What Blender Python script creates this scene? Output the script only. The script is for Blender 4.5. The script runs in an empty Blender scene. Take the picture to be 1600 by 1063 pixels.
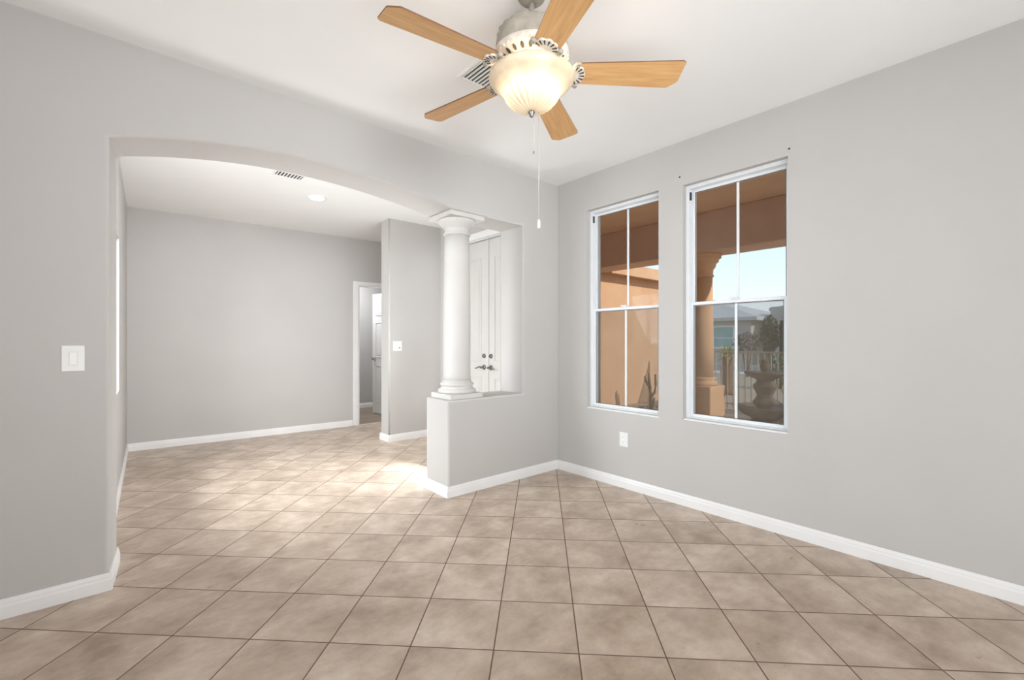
import bpy, bmesh, math, random
from mathutils import Vector, Matrix
random.seed(7)
PI = math.pi
COL = bpy.context.scene.collection
H = 2.745                      # ceiling height
T = 0.34                       # thickness of the arched wall

# ------------------------------------------------------------------ materials
def lin(c):
    c = [v / 255.0 for v in c]
    return tuple((v / 12.92 if v <= 0.04045 else ((v + 0.055) / 1.055) ** 2.4) for v in c) + (1.0,)

class NT:
    def __init__(s, name):
        s.m = bpy.data.materials.new(name); s.m.use_nodes = True
        s.t = s.m.node_tree; s.n = s.t.nodes; s.l = s.t.links
        s.b = s.n['Principled BSDF']
    def node(s, kind, **kw):
        n = s.n.new(kind)
        for k, v in kw.items():
            setattr(n, k, v)
        return n
    def link(s, a, b): s.l.new(a, b)
    def math(s, op, a, b=None, c=None):
        n = s.node('ShaderNodeMath', operation=op)
        for i, v in enumerate((a, b, c)):
            if v is None: continue
            if isinstance(v, (int, float)): n.inputs[i].default_value = v
            else: s.link(v, n.inputs[i])
        return n.outputs[0]
    def ramp(s, fac, stops, interp='LINEAR'):
        r = s.node('ShaderNodeValToRGB'); r.color_ramp.interpolation = interp
        e = r.color_ramp.elements
        while len(e) < len(stops): e.new(0.5)
        for i, (p, c) in enumerate(stops):
            e[i].position = p; e[i].color = c
        s.link(fac, r.inputs[0]); return r.outputs[0]
    def coord(s, which='Object', scale=(1, 1, 1), rot=(0, 0, 0)):
        tc = s.node('ShaderNodeTexCoord'); mp = s.node('ShaderNodeMapping')
        mp.inputs['Scale'].default_value = scale; mp.inputs['Rotation'].default_value = rot
        s.link(tc.outputs[which], mp.inputs['Vector']); return mp.outputs[0]
    def noise(s, vec, scale, detail=3, rough=0.5):
        n = s.node('ShaderNodeTexNoise'); n.inputs['Scale'].default_value = scale
        n.inputs['Detail'].default_value = detail; n.inputs['Roughness'].default_value = rough
        s.link(vec, n.inputs['Vector']); return n.outputs['Fac']
    def bump(s, h, strength, dist=0.01):
        b = s.node('ShaderNodeBump'); b.inputs['Strength'].default_value = strength
        b.inputs['Distance'].default_value = dist
        s.link(h, b.inputs['Height']); s.link(b.outputs[0], s.b.inputs['Normal'])
    def set(s, **kw):
        for k, v in kw.items(): s.b.inputs[k.replace('_', ' ')].default_value = v

def mottled(name, c1, c2, scale=8, rough=0.6, bump=0.0, bscale=120, metallic=0.0, detail=4, spec=0.5, stretch=(1, 1, 1)):
    a = NT(name); v = a.coord(scale=stretch)
    f = a.noise(v, scale, detail)
    a.link(a.ramp(f, [(0.3, lin(c1)), (0.7, lin(c2))]), a.b.inputs['Base Color'])
    a.set(Roughness=rough, Metallic=metallic); a.b.inputs['Specular IOR Level'].default_value = spec
    if bump: a.bump(a.noise(v, bscale, 2), bump, 0.004)
    return a.m

M = {}
M['wall'] = mottled('wall_paint', (191, 188, 185), (194, 191, 188), 2, 0.75, 0.05, 180, spec=0.2)
M['ceiling'] = mottled('ceiling_paint', (240, 240, 239), (243, 243, 242), 2, 0.85, 0.05, 150, spec=0.15)
M['trim'] = mottled('trim_paint', (232, 231, 230), (238, 237, 236), 4, 0.4, spec=0.35)
M['door'] = mottled('door_paint', (208, 206, 203), (212, 210, 207), 4, 0.45, spec=0.3)
M['white'] = mottled('white_enamel', (236, 235, 233), (241, 240, 238), 4, 0.35, spec=0.4)
M['column'] = mottled('column_paint', (202, 199, 195), (206, 203, 199), 4, 0.55, spec=0.3)
M['plate'] = mottled('plate_plastic', (230, 229, 227), (234, 233, 231), 6, 0.3)
M['nickel'] = mottled('satin_nickel', (120, 116, 112), (150, 146, 142), 30, 0.3, metallic=0.9)
M['vinyl'] = mottled('window_vinyl', (226, 228, 230), (232, 234, 236), 5, 0.4)
M['gasket'] = mottled('dark_gasket', (50, 52, 55), (62, 64, 68), 20, 0.6)
M['hole'] = mottled('vent_dark', (78, 78, 82), (95, 95, 98), 20, 0.8)
M['stucco'] = mottled('porch_stucco', (210, 166, 130), (220, 177, 140), 3, 0.9, 0.25, 60, spec=0.1)
M['stucco_dark'] = mottled('beam_stucco', (216, 188, 168), (226, 198, 176), 3, 0.9, 0.25, 60, spec=0.1)
M['antique'] = mottled('antique_white', (196, 186, 172), (228, 221, 210), 25, 0.5, 0.2, 60)
M['antique_dark'] = mottled('antique_wash', (150, 142, 130), (172, 164, 152), 25, 0.6, 0.03, 60)
M['recess'] = mottled('antique_recess', (52, 48, 43), (78, 72, 65), 30, 0.7)
M['porch_ceiling'] = mottled('porch_ceiling_stucco', (226, 192, 162), (234, 202, 170), 3, 0.9, 0.25, 60, spec=0.1)
M['stone'] = mottled('fountain_stone', (86, 74, 68), (120, 104, 94), 9, 0.85, 0.4, 40)
M['iron'] = mottled('fence_iron', (186, 176, 160), (206, 196, 180), 10, 0.6)
M['ground'] = mottled('desert_gravel', (148, 124, 100), (196, 172, 146), 22, 0.95, 0.6, 70)
M['concrete'] = mottled('street_concrete', (196, 186, 172), (214, 206, 194), 3, 0.9, 0.1, 60)
M['asphalt'] = mottled('street_asphalt', (120, 116, 112), (138, 134, 130), 30, 0.95)
M['house_a'] = mottled('neighbour_stucco_tan', (196, 186, 172), (206, 196, 182), 2, 0.9)
M['house_b'] = mottled('neighbour_stucco_grey', (184, 174, 166), (196, 186, 178), 2, 0.9)
M['roof'] = mottled('roof_tile_grey', (186, 178, 170), (216, 208, 200), 6, 0.9, 0.4, 12, stretch=(1, 4, 1))
M['teal'] = mottled('blind_teal', (140, 176, 168), (164, 198, 190), 3, 0.5)
M['dark'] = mottled('porch_shade', (62, 56, 52), (80, 74, 70), 4, 0.8)  # dark tone standing in for shade under the neighbour's porch
M['leaf_dark'] = mottled('leaves_dark', (70, 74, 58), (104, 104, 80), 12, 0.8)
M['leaf_green'] = mottled('leaves_green', (76, 98, 52), (118, 136, 76), 12, 0.8)
M['leaf_yellow'] = mottled('leaves_yellow', (150, 150, 70), (190, 184, 96), 12, 0.7)
M['flower'] = mottled('flower_purple', (130, 70, 100), (160, 96, 124), 14, 0.8)
M['trunk'] = mottled('palm_trunk', (120, 88, 66), (150, 114, 88), 18, 0.95, 0.5, 30)
M['cactus'] = mottled('dry_cactus', (96, 84, 64), (126, 110, 84), 18, 0.9)
M['agave'] = mottled('agave_leaf', (120, 122, 90), (160, 158, 120), 10, 0.7)
M['rock'] = mottled('river_rock', (110, 100, 88), (160, 148, 132), 30, 0.9)
M['chain'] = mottled('chain_metal', (186, 182, 176), (206, 202, 196), 80, 0.4, metallic=0.3)

# hardwood of the hallway
a = NT('hall_wood'); v = a.coord(scale=(1, 8, 1))
f = a.noise(v, 5, 5); w = a.node('ShaderNodeTexBrick'); a.link(a.coord(), w.inputs['Vector'])
w.inputs['Scale'].default_value = 1.0; w.inputs['Brick Width'].default_value = 0.9; w.inputs['Row Height'].default_value = 0.14
w.inputs['Mortar Size'].default_value = 0.004
w.inputs['Color1'].default_value = lin((132, 116, 100)); w.inputs['Color2'].default_value = lin((152, 136, 120)); w.inputs['Mortar'].default_value = lin((90, 78, 66))
mx = a.node('ShaderNodeMix', data_type='RGBA', blend_type='MULTIPLY'); mx.inputs[0].default_value = 0.5
a.link(w.outputs[0], mx.inputs[6]); a.link(a.ramp(f, [(0.2, (0.5, 0.5, 0.5, 1)), (0.8, (1, 1, 1, 1))]), mx.inputs[7])
a.link(mx.outputs[2], a.b.inputs['Base Color']); a.set(Roughness=0.4); M['wood_floor'] = a.m

# maple fan blades, grain running along local X
a = NT('maple_blade'); v = a.coord(scale=(1.2, 14, 4)); f = a.noise(v, 4, 6, 0.6)
a.link(a.ramp(f, [(0.25, lin((190, 142, 90))), (0.5, lin((208, 162, 108))), (0.75, lin((222, 178, 126)))]), a.b.inputs['Base Color'])
a.set(Roughness=0.45); M['maple'] = a.m
M['maple_edge'] = mottled('blade_edge', (100, 66, 40), (124, 84, 54), 12, 0.6)

# diagonal ceramic tile floor
TH = math.radians(-44.62); TS = 0.33788; OX, OY = -2.0639, -1.5899
a = NT('ceramic_tile')
g = a.node('ShaderNodeNewGeometry'); sx = a.node('ShaderNodeSeparateXYZ'); a.link(g.outputs['Position'], sx.inputs[0])
X, Y = sx.outputs[0], sx.outputs[1]
cth, sth = math.cos(TH) / TS, math.sin(TH) / TS
U = a.math('ADD', a.math('MULTIPLY', X, cth), a.math('MULTIPLY_ADD', Y, sth, -(OX * cth + OY * sth)))
V = a.math('ADD', a.math('MULTIPLY', X, -sth), a.math('MULTIPLY_ADD', Y, cth, -(-OX * sth + OY * cth)))
fu, fv = a.math('FRACT', U), a.math('FRACT', V)
du = a.math('MINIMUM', fu, a.math('SUBTRACT', 1.0, fu)); dv = a.math('MINIMUM', fv, a.math('SUBTRACT', 1.0, fv))
d = a.math('MINIMUM', du, dv)
mask = a.node('ShaderNodeMapRange'); mask.inputs[1].default_value = 0.0055; mask.inputs[2].default_value = 0.0100
a.link(d, mask.inputs[0]); mask = mask.outputs[0]
cid = a.node('ShaderNodeCombineXYZ'); a.link(a.math('FLOOR', U), cid.inputs[0]); a.link(a.math('FLOOR', V), cid.inputs[1])
wn = a.node('ShaderNodeTexWhiteNoise'); a.link(cid.outputs[0], wn.inputs['Vector'])
off = a.node('ShaderNodeVectorMath', operation='MULTIPLY_ADD'); a.link(wn.outputs['Color'], off.inputs[0]); off.inputs[1].default_value = (20, 20, 20)
a.link(g.outputs['Position'], off.inputs[2])
n1 = a.noise(off.outputs[0], 4.5, 6, 0.62)
st = a.node('ShaderNodeMapping'); st.inputs['Scale'].default_value = (1.0, 2.2, 1.0); st.inputs['Rotation'].default_value = (0, 0, 0.9); a.link(off.outputs[0], st.inputs[0])
n2 = a.noise(st.outputs[0], 9, 5, 0.65)
nn = a.math('ADD', a.math('MULTIPLY', n1, 0.74), a.math('MULTIPLY', n2, 0.26))
nn = a.math('ADD', nn, a.math('MULTIPLY', a.math('SUBTRACT', wn.outputs['Value'], 0.5), 0.06))
tc = a.ramp(nn, [(0.33, lin((162, 143, 125))), (0.5, lin((192, 173, 155))), (0.66, lin((216, 200, 183)))])
mx = a.node('ShaderNodeMix', data_type='RGBA'); a.link(mask, mx.inputs[0]); mx.inputs[6].default_value = lin((104, 82, 68)); a.link(tc, mx.inputs[7])
a.link(mx.outputs[2], a.b.inputs['Base Color'])
rg = a.math('MULTIPLY_ADD', n2, 0.18, 0.22); a.link(a.math('ADD', rg, a.math('MULTIPLY', a.math('SUBTRACT', 1.0, mask), 0.4)), a.b.inputs['Roughness'])
a.b.inputs['Specular IOR Level'].default_value = 0.45
a.bump(a.math('MULTIPLY_ADD', n2, 0.12, mask), 0.35, 0.002); M['tile'] = a.m

# window glass: mostly clear, faint reflection
def glass(name, tint, refl):
    m = bpy.data.materials.new(name); m.use_nodes = True; t = m.node_tree; t.nodes.clear()
    o = t.nodes.new('ShaderNodeOutputMaterial'); mix = t.nodes.new('ShaderNodeMixShader'); tr = t.nodes.new('ShaderNodeBsdfTransparent')
    gl = t.nodes.new('ShaderNodeBsdfGlossy'); gl.inputs['Roughness'].default_value = 0.01
    lw = t.nodes.new('ShaderNodeLayerWeight'); lw.inputs[0].default_value = refl
    tr.inputs[0].default_value = tint
    t.links.new(lw.outputs['Fresnel'], mix.inputs[0]); t.links.new(tr.outputs[0], mix.inputs[1]); t.links.new(gl.outputs[0], mix.inputs[2]); t.links.new(mix.outputs[0], o.inputs[0])
    return m
M['glass'] = glass('window_glass', (0.94, 0.95, 0.95, 1), 0.09)
# insect screen: fine mesh read as partly see-through grey
m = bpy.data.materials.new('insect_screen'); m.use_nodes = True; t = m.node_tree; t.nodes.clear()
o = t.nodes.new('ShaderNodeOutputMaterial'); mix = t.nodes.new('ShaderNodeMixShader'); mix.inputs[0].default_value = 0.26
tr = t.nodes.new('ShaderNodeBsdfTransparent'); df = t.nodes.new('ShaderNodeBsdfDiffuse'); df.inputs[0].default_value = lin((150, 138, 124))
t.links.new(tr.outputs[0], mix.inputs[1]); t.links.new(df.outputs[0], mix.inputs[2]); t.links.new(mix.outputs[0], o.inputs[0]); M['screen'] = m

# alabaster bowl, lit from within
a = NT('alabaster_glass'); v = a.coord(); f = a.noise(v, 14, 4)
sep = a.node('ShaderNodeSeparateXYZ'); tcn = a.node('ShaderNodeTexCoord'); a.link(tcn.outputs['Object'], sep.inputs[0])
r = a.math('SQRT', a.math('ADD', a.math('POWER', sep.outputs[0], 2.0), a.math('POWER', sep.outputs[1], 2.0)))
a.link(a.ramp(f, [(0.3, lin((212, 188, 158))), (0.7, lin((228, 208, 180)))]), a.b.inputs['Base Color'])
# glow strongest over the bulbs (about 7 cm out), fading toward the rim
gl = a.ramp(a.math('MULTIPLY', r, 5.0), [(0.05, (0.14, 0.14, 0.14, 1)), (0.35, (.22, .22, .22, 1)), (0.5, (.5, .5, .5, 1)), (0.60, (1, 1, 1, 1)), (0.70, (0.45, 0.45, 0.45, 1)), (0.82, (.09, .09, .09, 1)), (0.95, (0.01, 0.01, 0.01, 1))])
a.link(a.math('MULTIPLY', a.math('MULTIPLY', gl, a.math('MULTIPLY_ADD', f, 0.7, 0.65)), 1.05), a.b.inputs['Emission Strength'])
a.b.inputs['Emission Color'].default_value = lin((255, 232, 186))
a.set(Roughness=0.35); M['bowl'] = a.m

def emit(name, c, s):
    a = NT(name); f = a.noise(a.coord(), 5); a.link(a.ramp(f, [(0, lin(c)), (1, lin(c))]), a.b.inputs['Emission Color'])
    a.set(Emission_Strength=s) if False else None
    a.b.inputs['Emission Strength'].default_value = s; a.b.inputs['Base Color'].default_value = lin(c); return a.m
M['downlight'] = emit('downlight_lens', (255, 252, 245), 9.0)

# ------------------------------------------------------------------ geometry helpers
def box(bm, x0, x1, y0, y1, z0, z1, bev=0.0, seg=1, mat=0):
    r = bmesh.ops.create_cube(bm, size=1.0, matrix=Matrix.Translation(((x0+x1)/2, (y0+y1)/2, (z0+z1)/2)) @ Matrix.Diagonal((abs(x1-x0), abs(y1-y0), abs(z1-z0), 1)))
    if bev:
        es = list({e for v in r['verts'] for e in v.link_edges})
        bmesh.ops.bevel(bm, geom=es, offset=bev, segments=seg, affect='EDGES', profile=0.5)
    return r['verts']

def lathe(bm, prof, n=48, cx=0, cy=0, mod=None, caps=True):
    rings = []
    for k, (r, z) in enumerate(prof):
        ring = []
        for i in range(n):
            an = 2*PI*i/n
            rr = r * (mod(an, k, r, z) if mod else 1)
            ring.append(bm.verts.new((cx + rr*math.cos(an), cy + rr*math.sin(an), z)))
        rings.append(ring)
    for A, B in zip(rings, rings[1:]):
        for i in range(n):
            f = bm.faces.new((A[i], A[(i+1) % n], B[(i+1) % n], B[i])); f.smooth = True
    if caps:
        bm.faces.new(rings[0][::-1]); bm.faces.new(rings[-1])

def tube(bm, pts, rad, n=8):
    pts = [Vector(p) for p in pts]; rings = []
    rads = rad if isinstance(rad, (list, tuple)) else [rad]*len(pts)
    for k, p in enumerate(pts):
        d = (pts[min(k+1, len(pts)-1)] - pts[max(k-1, 0)]).normalized()
        up = Vector((0, 0, 1)) if abs(d.z) < 0.95 else Vector((1, 0, 0))
        s = d.cross(up).normalized(); u = s.cross(d)
        rings.append([bm.verts.new(p + (s*math.cos(2*PI*i/n) + u*math.sin(2*PI*i/n))*rads[k]) for i in range(n)])
    for A, B in zip(rings, rings[1:]):
        for i in range(n):
            f = bm.faces.new((A[i], A[(i+1) % n], B[(i+1) % n], B[i])); f.smooth = True
    bm.faces.new(rings[0][::-1]); bm.faces.new(rings[-1])

def prism(bm, poly, z0, z1, mtx=None):
    A = [bm.verts.new((x, y, z0)) for x, y in poly]; B = [bm.verts.new((x, y, z1)) for x, y in poly]
    n = len(poly); bm.faces.new(A[::-1]); bm.faces.new(B)
    for i in range(n): bm.faces.new((A[i], A[(i+1) % n], B[(i+1) % n], B[i]))
    if mtx: bmesh.ops.transform(bm, matrix=mtx, verts=A+B)
    return A+B

def obj(name, bm, mat, parent=None, loc=(0, 0, 0), rot=(0, 0, 0), normals=True, **props):
    if normals: bmesh.ops.recalc_face_normals(bm, faces=bm.faces[:])
    me = bpy.data.meshes.new(name); bm.to_mesh(me); bm.free()
    for mm in (mat if isinstance(mat, (list, tuple)) else [mat]): me.materials.append(mm)
    o = bpy.data.objects.new(name, me); COL.objects.link(o); o.location = loc; o.rotation_euler = rot
    if parent: o.parent = parent
    for k, v in props.items(): o[k] = v
    return o

def new(): return bmesh.new()
def thing(name, label, cat, loc=(0, 0, 0), rotz=0, group=None):
    o = bpy.data.objects.new(name, None); COL.objects.link(o); o.empty_display_size = 0.1
    o.location = loc; o.rotation_euler = (0, 0, rotz); o['label'] = label; o['category'] = cat
    if group: o['group'] = group
    return o
def tag(o, label, cat, group=None, kind=None):
    o['label'] = label; o['category'] = cat
    if group: o['group'] = group
    if kind: o['kind'] = kind
    return o
def struct(name, bm, mat, label=None, cat=None, **kw):
    o = obj(name, bm, mat, kind='structure', **kw)
    if label: o['label'] = label
    if cat: o['category'] = cat
    return o

def panel_wall(bm, u0, u1, z0, z1, w0, w1, holes, place):
    """slab spanning u, z and w(thickness) with rectangular holes; place(u,w,z)->xyz"""
    us = sorted({u0, u1, *[h[0] for h in holes], *[h[1] for h in holes]}); zs = sorted({z0, z1, *[h[2] for h in holes], *[h[3] for h in holes]})
    def solid(i, j):
        if i < 0 or j < 0 or i >= len(us)-1 or j >= len(zs)-1: return False
        cu, cz = (us[i]+us[i+1])/2, (zs[j]+zs[j+1])/2
        return not any(h[0] < cu < h[1] and h[2] < cz < h[3] for h in holes)
    def q(*p): bm.faces.new([bm.verts.new(place(*c)) for c in p])
    for i in range(len(us)-1):
        for j in range(len(zs)-1):
            if not solid(i, j): continue
            a, b, c, d_ = us[i], us[i+1], zs[j], zs[j+1]
            q((a, w0, c), (b, w0, c), (b, w0, d_), (a, w0, d_)); q((a, w1, c), (a, w1, d_), (b, w1, d_), (b, w1, c))
            if not solid(i-1, j): q((a, w0, c), (a, w0, d_), (a, w1, d_), (a, w1, c))
            if not solid(i+1, j): q((b, w0, c), (b, w1, c), (b, w1, d_), (b, w0, d_))
            if not solid(i, j-1): q((a, w0, c), (a, w1, c), (b, w1, c), (b, w0, c))
            if not solid(i, j+1): q((a, w0, d_), (b, w0, d_), (b, w1, d_), (a, w1, d_))
    bmesh.ops.remove_doubles(bm, verts=bm.verts[:], dist=1e-5)

# ------------------------------------------------------------------ room shell
XL, YB = -5.2, -5.2            # hidden ends of the room, behind the camera
bm = new(); prism(bm, [(XL-.2, YB-.2), (0, YB-.2), (0, 3.50), (-3.6, 3.70), (XL-.2, 3.70)], -0.10, 0); struct('floor', bm, M['tile'], 'beige square ceramic tiles laid on the diagonal with dark grout')
bm = new(); prism(bm, [(-1.6, 3.60), (-.7, 3.54), (.75, 3.46), (1.4, 3.60), (1.4, 5.4), (-1.6, 5.4)], -0.12, .001); struct('floor_hallway', bm, M['wood_floor'], 'brown wood plank floor of the hallway beyond the doorway')
bm = new(); box(bm, XL-.2, 0.2, YB-.2, 3.75, H, H+.12); struct('ceiling', bm, M['ceiling'])
bm = new(); box(bm, .62, 1.54, 3.41, 3.6, 0, 2.75); struct('wall_hallway_front', bm, M['wall'])
bm = new(); box(bm, -1.6, 1.4, 3.70, 5.4, 2.5, 2.62); struct('ceiling_hallway', bm, M['ceiling'])

# arched wall with the half wall and pass-through
XA0, XA1, XC, XH = -3.235, -1.215, -0.449, -1.255
ZS, ZC, ZH, ZSILL = 2.252, 2.388, 2.285, 0.762
cxm = -2.28; hs = XA1 - cxm; rise = ZC - 2.285
def arch_z(x):
    # segmental arch; the left springing sits slightly lower than the pier side
    t = (x - cxm) / ((XA1 - cxm) if x > cxm else (cxm - XA0))
    drop = (ZC - ZH) if x > cxm else (ZC - ZS)
    R = (1 + (drop)**2) / (2*drop)
    return ZC - (R - math.sqrt(max(R*R - t*t, 0)))
NA = 36
arch = [(XA0 + (XA1-XA0)*i/NA, arch_z(XA0 + (XA1-XA0)*i/NA)) for i in range(NA+1)]
path = [(XA0, 0)] + arch + [(XC, ZH), (XC, ZSILL), (XH, ZSILL), (XH, 0)]     # edge of the opening, solid on the left of travel
bm = new(); RB = 0.021; rings = []; NB = 5
P_ = [Vector(p) for p in path]
for k, p in enumerate(P_):
    d0 = (P_[k]-P_[k-1]).normalized() if k > 0 else (P_[1]-P_[0]).normalized()
    d1 = (P_[k+1]-P_[k]).normalized() if k < len(P_)-1 else d0
    n0, n1 = Vector((-d0.y, d0.x)), Vector((-d1.y, d1.x)); m_ = (n0+n1).normalized(); m_ = m_/max(m_.dot(n0), .4)
    sp = .026 if abs(p.x-XA0) < 1e-6 else 0
    prof = []
    for q in range(NB+1):
        a_ = PI/2*q/NB; prof.append((RB*(1-math.sin(a_)), RB*(1-math.cos(a_))))
    prof += [(o_, T-y_) for o_, y_ in prof[::-1]]
    rings.append([bm.verts.new((p.x+m_.x*o_+sp*y_/T, y_, p.y+m_.y*o_)) for o_, y_ in prof])
for A_, B_ in zip(rings, rings[1:]):
    for q in range(len(A_)-1):
        f = bm.faces.new((A_[q], A_[q+1], B_[q+1], B_[q])); f.smooth = q != NB
rest = [(0, 0), (0, H), (XL, H), (XL, 0)]
rf = [bm.verts.new((x, 0, z)) for x, z in rest]; rb = [bm.verts.new((x, T, z)) for x, z in rest]
fr = [r[0] for r in rings] + rf; bk = [r[-1] for r in rings] + rb
bm.faces.new(fr); bm.faces.new(bk[::-1])
for a_, b_ in ((0, 1), (1, 2), (2, 3)): bm.faces.new((rf[a_], rf[b_], rb[b_], rb[a_]))
struct('wall_left', bm, M['wall'])

# window wall, x = 0 .. 0.2, with two windows and the entry opening
W1 = (-1.085, -0.363, 0.628, 2.424); W2 = (-1.992, -1.288, 0.640, 2.410); DE = (0.39, 1.946, 0.0, 2.46)
bm = new(); panel_wall(bm, YB-.2, 2.13, 0, H, 0, 0.2, [W1, W2, DE], lambda u, w, z: (w, u, z)); struct('wall_right', bm, M['wall'])
bm = new(); box(bm, XL-.2, 0, YB-.2, YB, 0, H); struct('wall_back', bm, M['wall'])
bm = new(); box(bm, XL-.2, XL, YB, T, 0, H); struct('wall_side', bm, M['wall'])
# far room
FL0, FL1 = Vector((-3.26, T)), Vector((-3.16, 3.62)); LL = (FL1-FL0).length; LD = (FL1-FL0)/LL; LN = Vector((-LD.y, LD.x))
bm = new(); panel_wall(bm, 0, LL, 0, H, 0, 0.18, [(0.15, 1.56, 0.83, 2.08)], lambda u, w, z: (FL0.x + LD.x*u + LN.x*w, FL0.y + LD.y*u + LN.y*w, z)); struct('wall_far_left', bm, M['wall'])
FW0, FW1 = Vector((-3.40, 3.62)), Vector((0.62, 3.405)); FLn = (FW1-FW0).length; FD = (FW1-FW0)/FLn; FN = Vector((-FD.y, FD.x))
def fw(u, w, z): return (FW0.x + FD.x*u + FN.x*w, FW0.y + FD.y*u + FN.y*w, z)
DU0, DU1 = (-0.578+3.40)/FD.x, (0.20+3.40)/FD.x
bm = new(); panel_wall(bm, 0, FLn, 0, H, 0, 0.13, [(DU0, DU1, 0.0, 2.075)], fw); struct('wall_far', bm, M['wall'])
bm = new(); box(bm, -0.735, 0.2, 2.13, 2.36, 0, H, 0)
ee = [e for e in bm.edges if abs(e.verts[0].co.x+.735) < 1e-4 and abs(e.verts[1].co.x+.735) < 1e-4 and abs(e.verts[0].co.z-e.verts[1].co.z) > 1]
r_ = bmesh.ops.bevel(bm, geom=ee, offset=0.018, segments=4, affect='EDGES')
for f in r_['faces']: f.smooth = True
struct('wall_stub', bm, M['wall'])
bm = new(); box(bm, 0.6, 0.75, 2.36, 3.41, 0, H); struct('wall_passage', bm, M['wall'])
bm = new(); box(bm, 0, 0.75, 2.36, 3.47, -.1, 0); struct('floor_passage', bm, M['tile'])
bm = new(); box(bm, 0.2, 0.75, 2.36, 3.75, H, H+.12); struct('ceiling_passage', bm, M['ceiling'])
bm = new(); box(bm, -1.6, 1.4, 5.10, 5.24, 0, 2.5); struct('wall_hallway', bm, M['wall'])
bm = new(); box(bm, -1.74, -1.6, 3.6, 5.24, 0, 2.5); struct('wall_hallway_left', bm, M['wall'])
bm = new(); box(bm, 1.4, 1.54, 3.5, 5.24, 0, 2.5); struct('wall_hallway_right', bm, M['wall'])

# baseboards
BH, BT = 0.086, 0.014
def base_run(bm, pts):
    """profile swept along pts on floor, room side = left of travel; mitred"""
    prof = [(0, 0), (BT, 0), (BT, BH*0.62), (BT*0.75, BH*0.72), (BT*0.75, BH*0.82), (BT*0.35, BH), (0, BH)]
    P = [Vector(p) for p in pts]; rings = []
    for k, p in enumerate(P):
        d0 = (P[k]-P[k-1]).normalized() if k > 0 else (P[1]-P[0]).normalized()
        d1 = (P[k+1]-P[k]).normalized() if k < len(P)-1 else d0
        n0, n1 = Vector((-d0.y, d0.x)), Vector((-d1.y, d1.x)); m_ = (n0+n1).normalized(); m_ = m_ / max(m_.dot(n0), 0.3)
        rings.append([bm.verts.new((p.x+m_.x*a_, p.y+m_.y*a_, z_)) for a_, z_ in prof])
    for A_, B_ in zip(rings, rings[1:]):
        for i in range(len(prof)): bm.faces.new((A_[i], A_[(i+1) % len(prof)], B_[(i+1) % len(prof)], B_[i]))
    bm.faces.new(rings[0][::-1]); bm.faces.new(rings[-1])
bm = new(); base_run(bm, [(0, YB), (0, -0.0)]); struct('baseboard_right', bm, M['trim'])
bm = new(); base_run(bm, [(-.014, 0), (XH, 0), (XH, T), (0, T)]); struct('baseboard_half_wall', bm, M['trim'])
bm = new(); base_run(bm, [(XA0+.026, T), (XA0, 0), (XL, 0)]); struct('baseboard_left', bm, M['trim'])
bm = new(); base_run(bm, [(XL, 0), (XL, YB), (0, YB)]); struct('baseboard_back', bm, M['trim'])
bm = new(); base_run(bm, [tuple(FL1 + Vector((0.0, -.02))), tuple(FL0)]); struct('baseboard_far_left', bm, M['trim'])
bm = new(); base_run(bm, [fw(DU0-.085, 0, 0)[:2], fw(0.2, 0, 0)[:2]]); struct('baseboard_far', bm, M['trim'])
bm = new(); base_run(bm, [(0.0, 2.36), (-0.735, 2.36), (-0.735, 2.13), (0.0, 2.13)][::-1]); 
for v in bm.verts: pass
bm.free(); bm = new(); base_run(bm, [(0.0, 2.13), (-0.735, 2.13), (-0.735, 2.36), (0.19, 2.36)]); struct('baseboard_stub', bm, M['trim'])
bm = new(); base_run(bm, [(1.4, 5.10), (-1.6, 5.10)]); struct('baseboard_hallway', bm, M['trim'])

# doorway to the hall: casing and open door
bm = new()
def cas(u0, u1, z0, z1, w0=-0.014, w1=0.0):
    vs = box(bm, u0, u1, w0, w1, z0, z1, 0.003)
    for v in bm.verts:
        pass
def place_all(bm, fn):
    for v in bm.verts: v.co = Vector(fn(v.co.x, v.co.y, v.co.z))
box(bm, DU0-.078, DU0, -0.016, 0, 0, 2.075, 0.003); box(bm, DU1, DU1+.078, -0.016, 0, 0, 2.075, 0.003); box(bm, DU0-.078, DU1+.078, -0.016, 0, 2.075, 2.118, 0.003)
box(bm, DU0, DU0+.018, 0, .13, 0, 2.075); box(bm, DU1-.018, DU1, 0, .13, 0, 2.075); box(bm, DU0+.018, DU1-.018, 0, .13, 2.057, 2.075)
place_all(bm, fw)
struct('trim_doorway', bm, M['trim'])
def panel_door(bm, w, h, t, panels):
    """door leaf in local x 0..w, y -t/2..t/2, z 0..h with raised panels on both faces"""
    box(bm, 0, w, -t/2, t/2, 0, h, 0.002)
    for (x0, x1, z0, z1) in panels:
        for s in (-1, 1):
            for e in ((x0, x1, z0, z0+.018), (x0, x1, z1-.018, z1), (x0, x0+.018, z0+.018, z1-.018), (x1-.018, x1, z0+.018, z1-.018)):
                box(bm, e[0], e[1], s*t/2 if s > 0 else -t/2-.006, s*t/2+.006 if s > 0 else -t/2, e[2], e[3], 0.002)
            box(bm, x0+.04, x1-.04, t/2 if s > 0 else -t/2-.004, t/2+.004 if s > 0 else -t/2, z0+.04, z1-.04, 0.002)
dl = math.atan2(4.40-3.60, .058-.165)
door3 = bpy.data.objects.new('door_3', None); COL.objects.link(door3); door3.location = (.165, 3.61, 0.012); door3.rotation_euler = (0, 0, dl)
door3['kind'] = 'structure'; door3['label'] = 'white six panel door standing open into the hallway'
bm = new(); w_ = .79
panel_door(bm, w_, 2.03, .036, [(.10, .36, .2, .82), (.43, .69, .2, .82), (.10, .36, .95, 1.55), (.43, .69, .95, 1.55), (.10, .36, 1.66, 1.9), (.43, .69, 1.66, 1.9)])
obj('door_leaf', bm, M['door'], door3)
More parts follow.
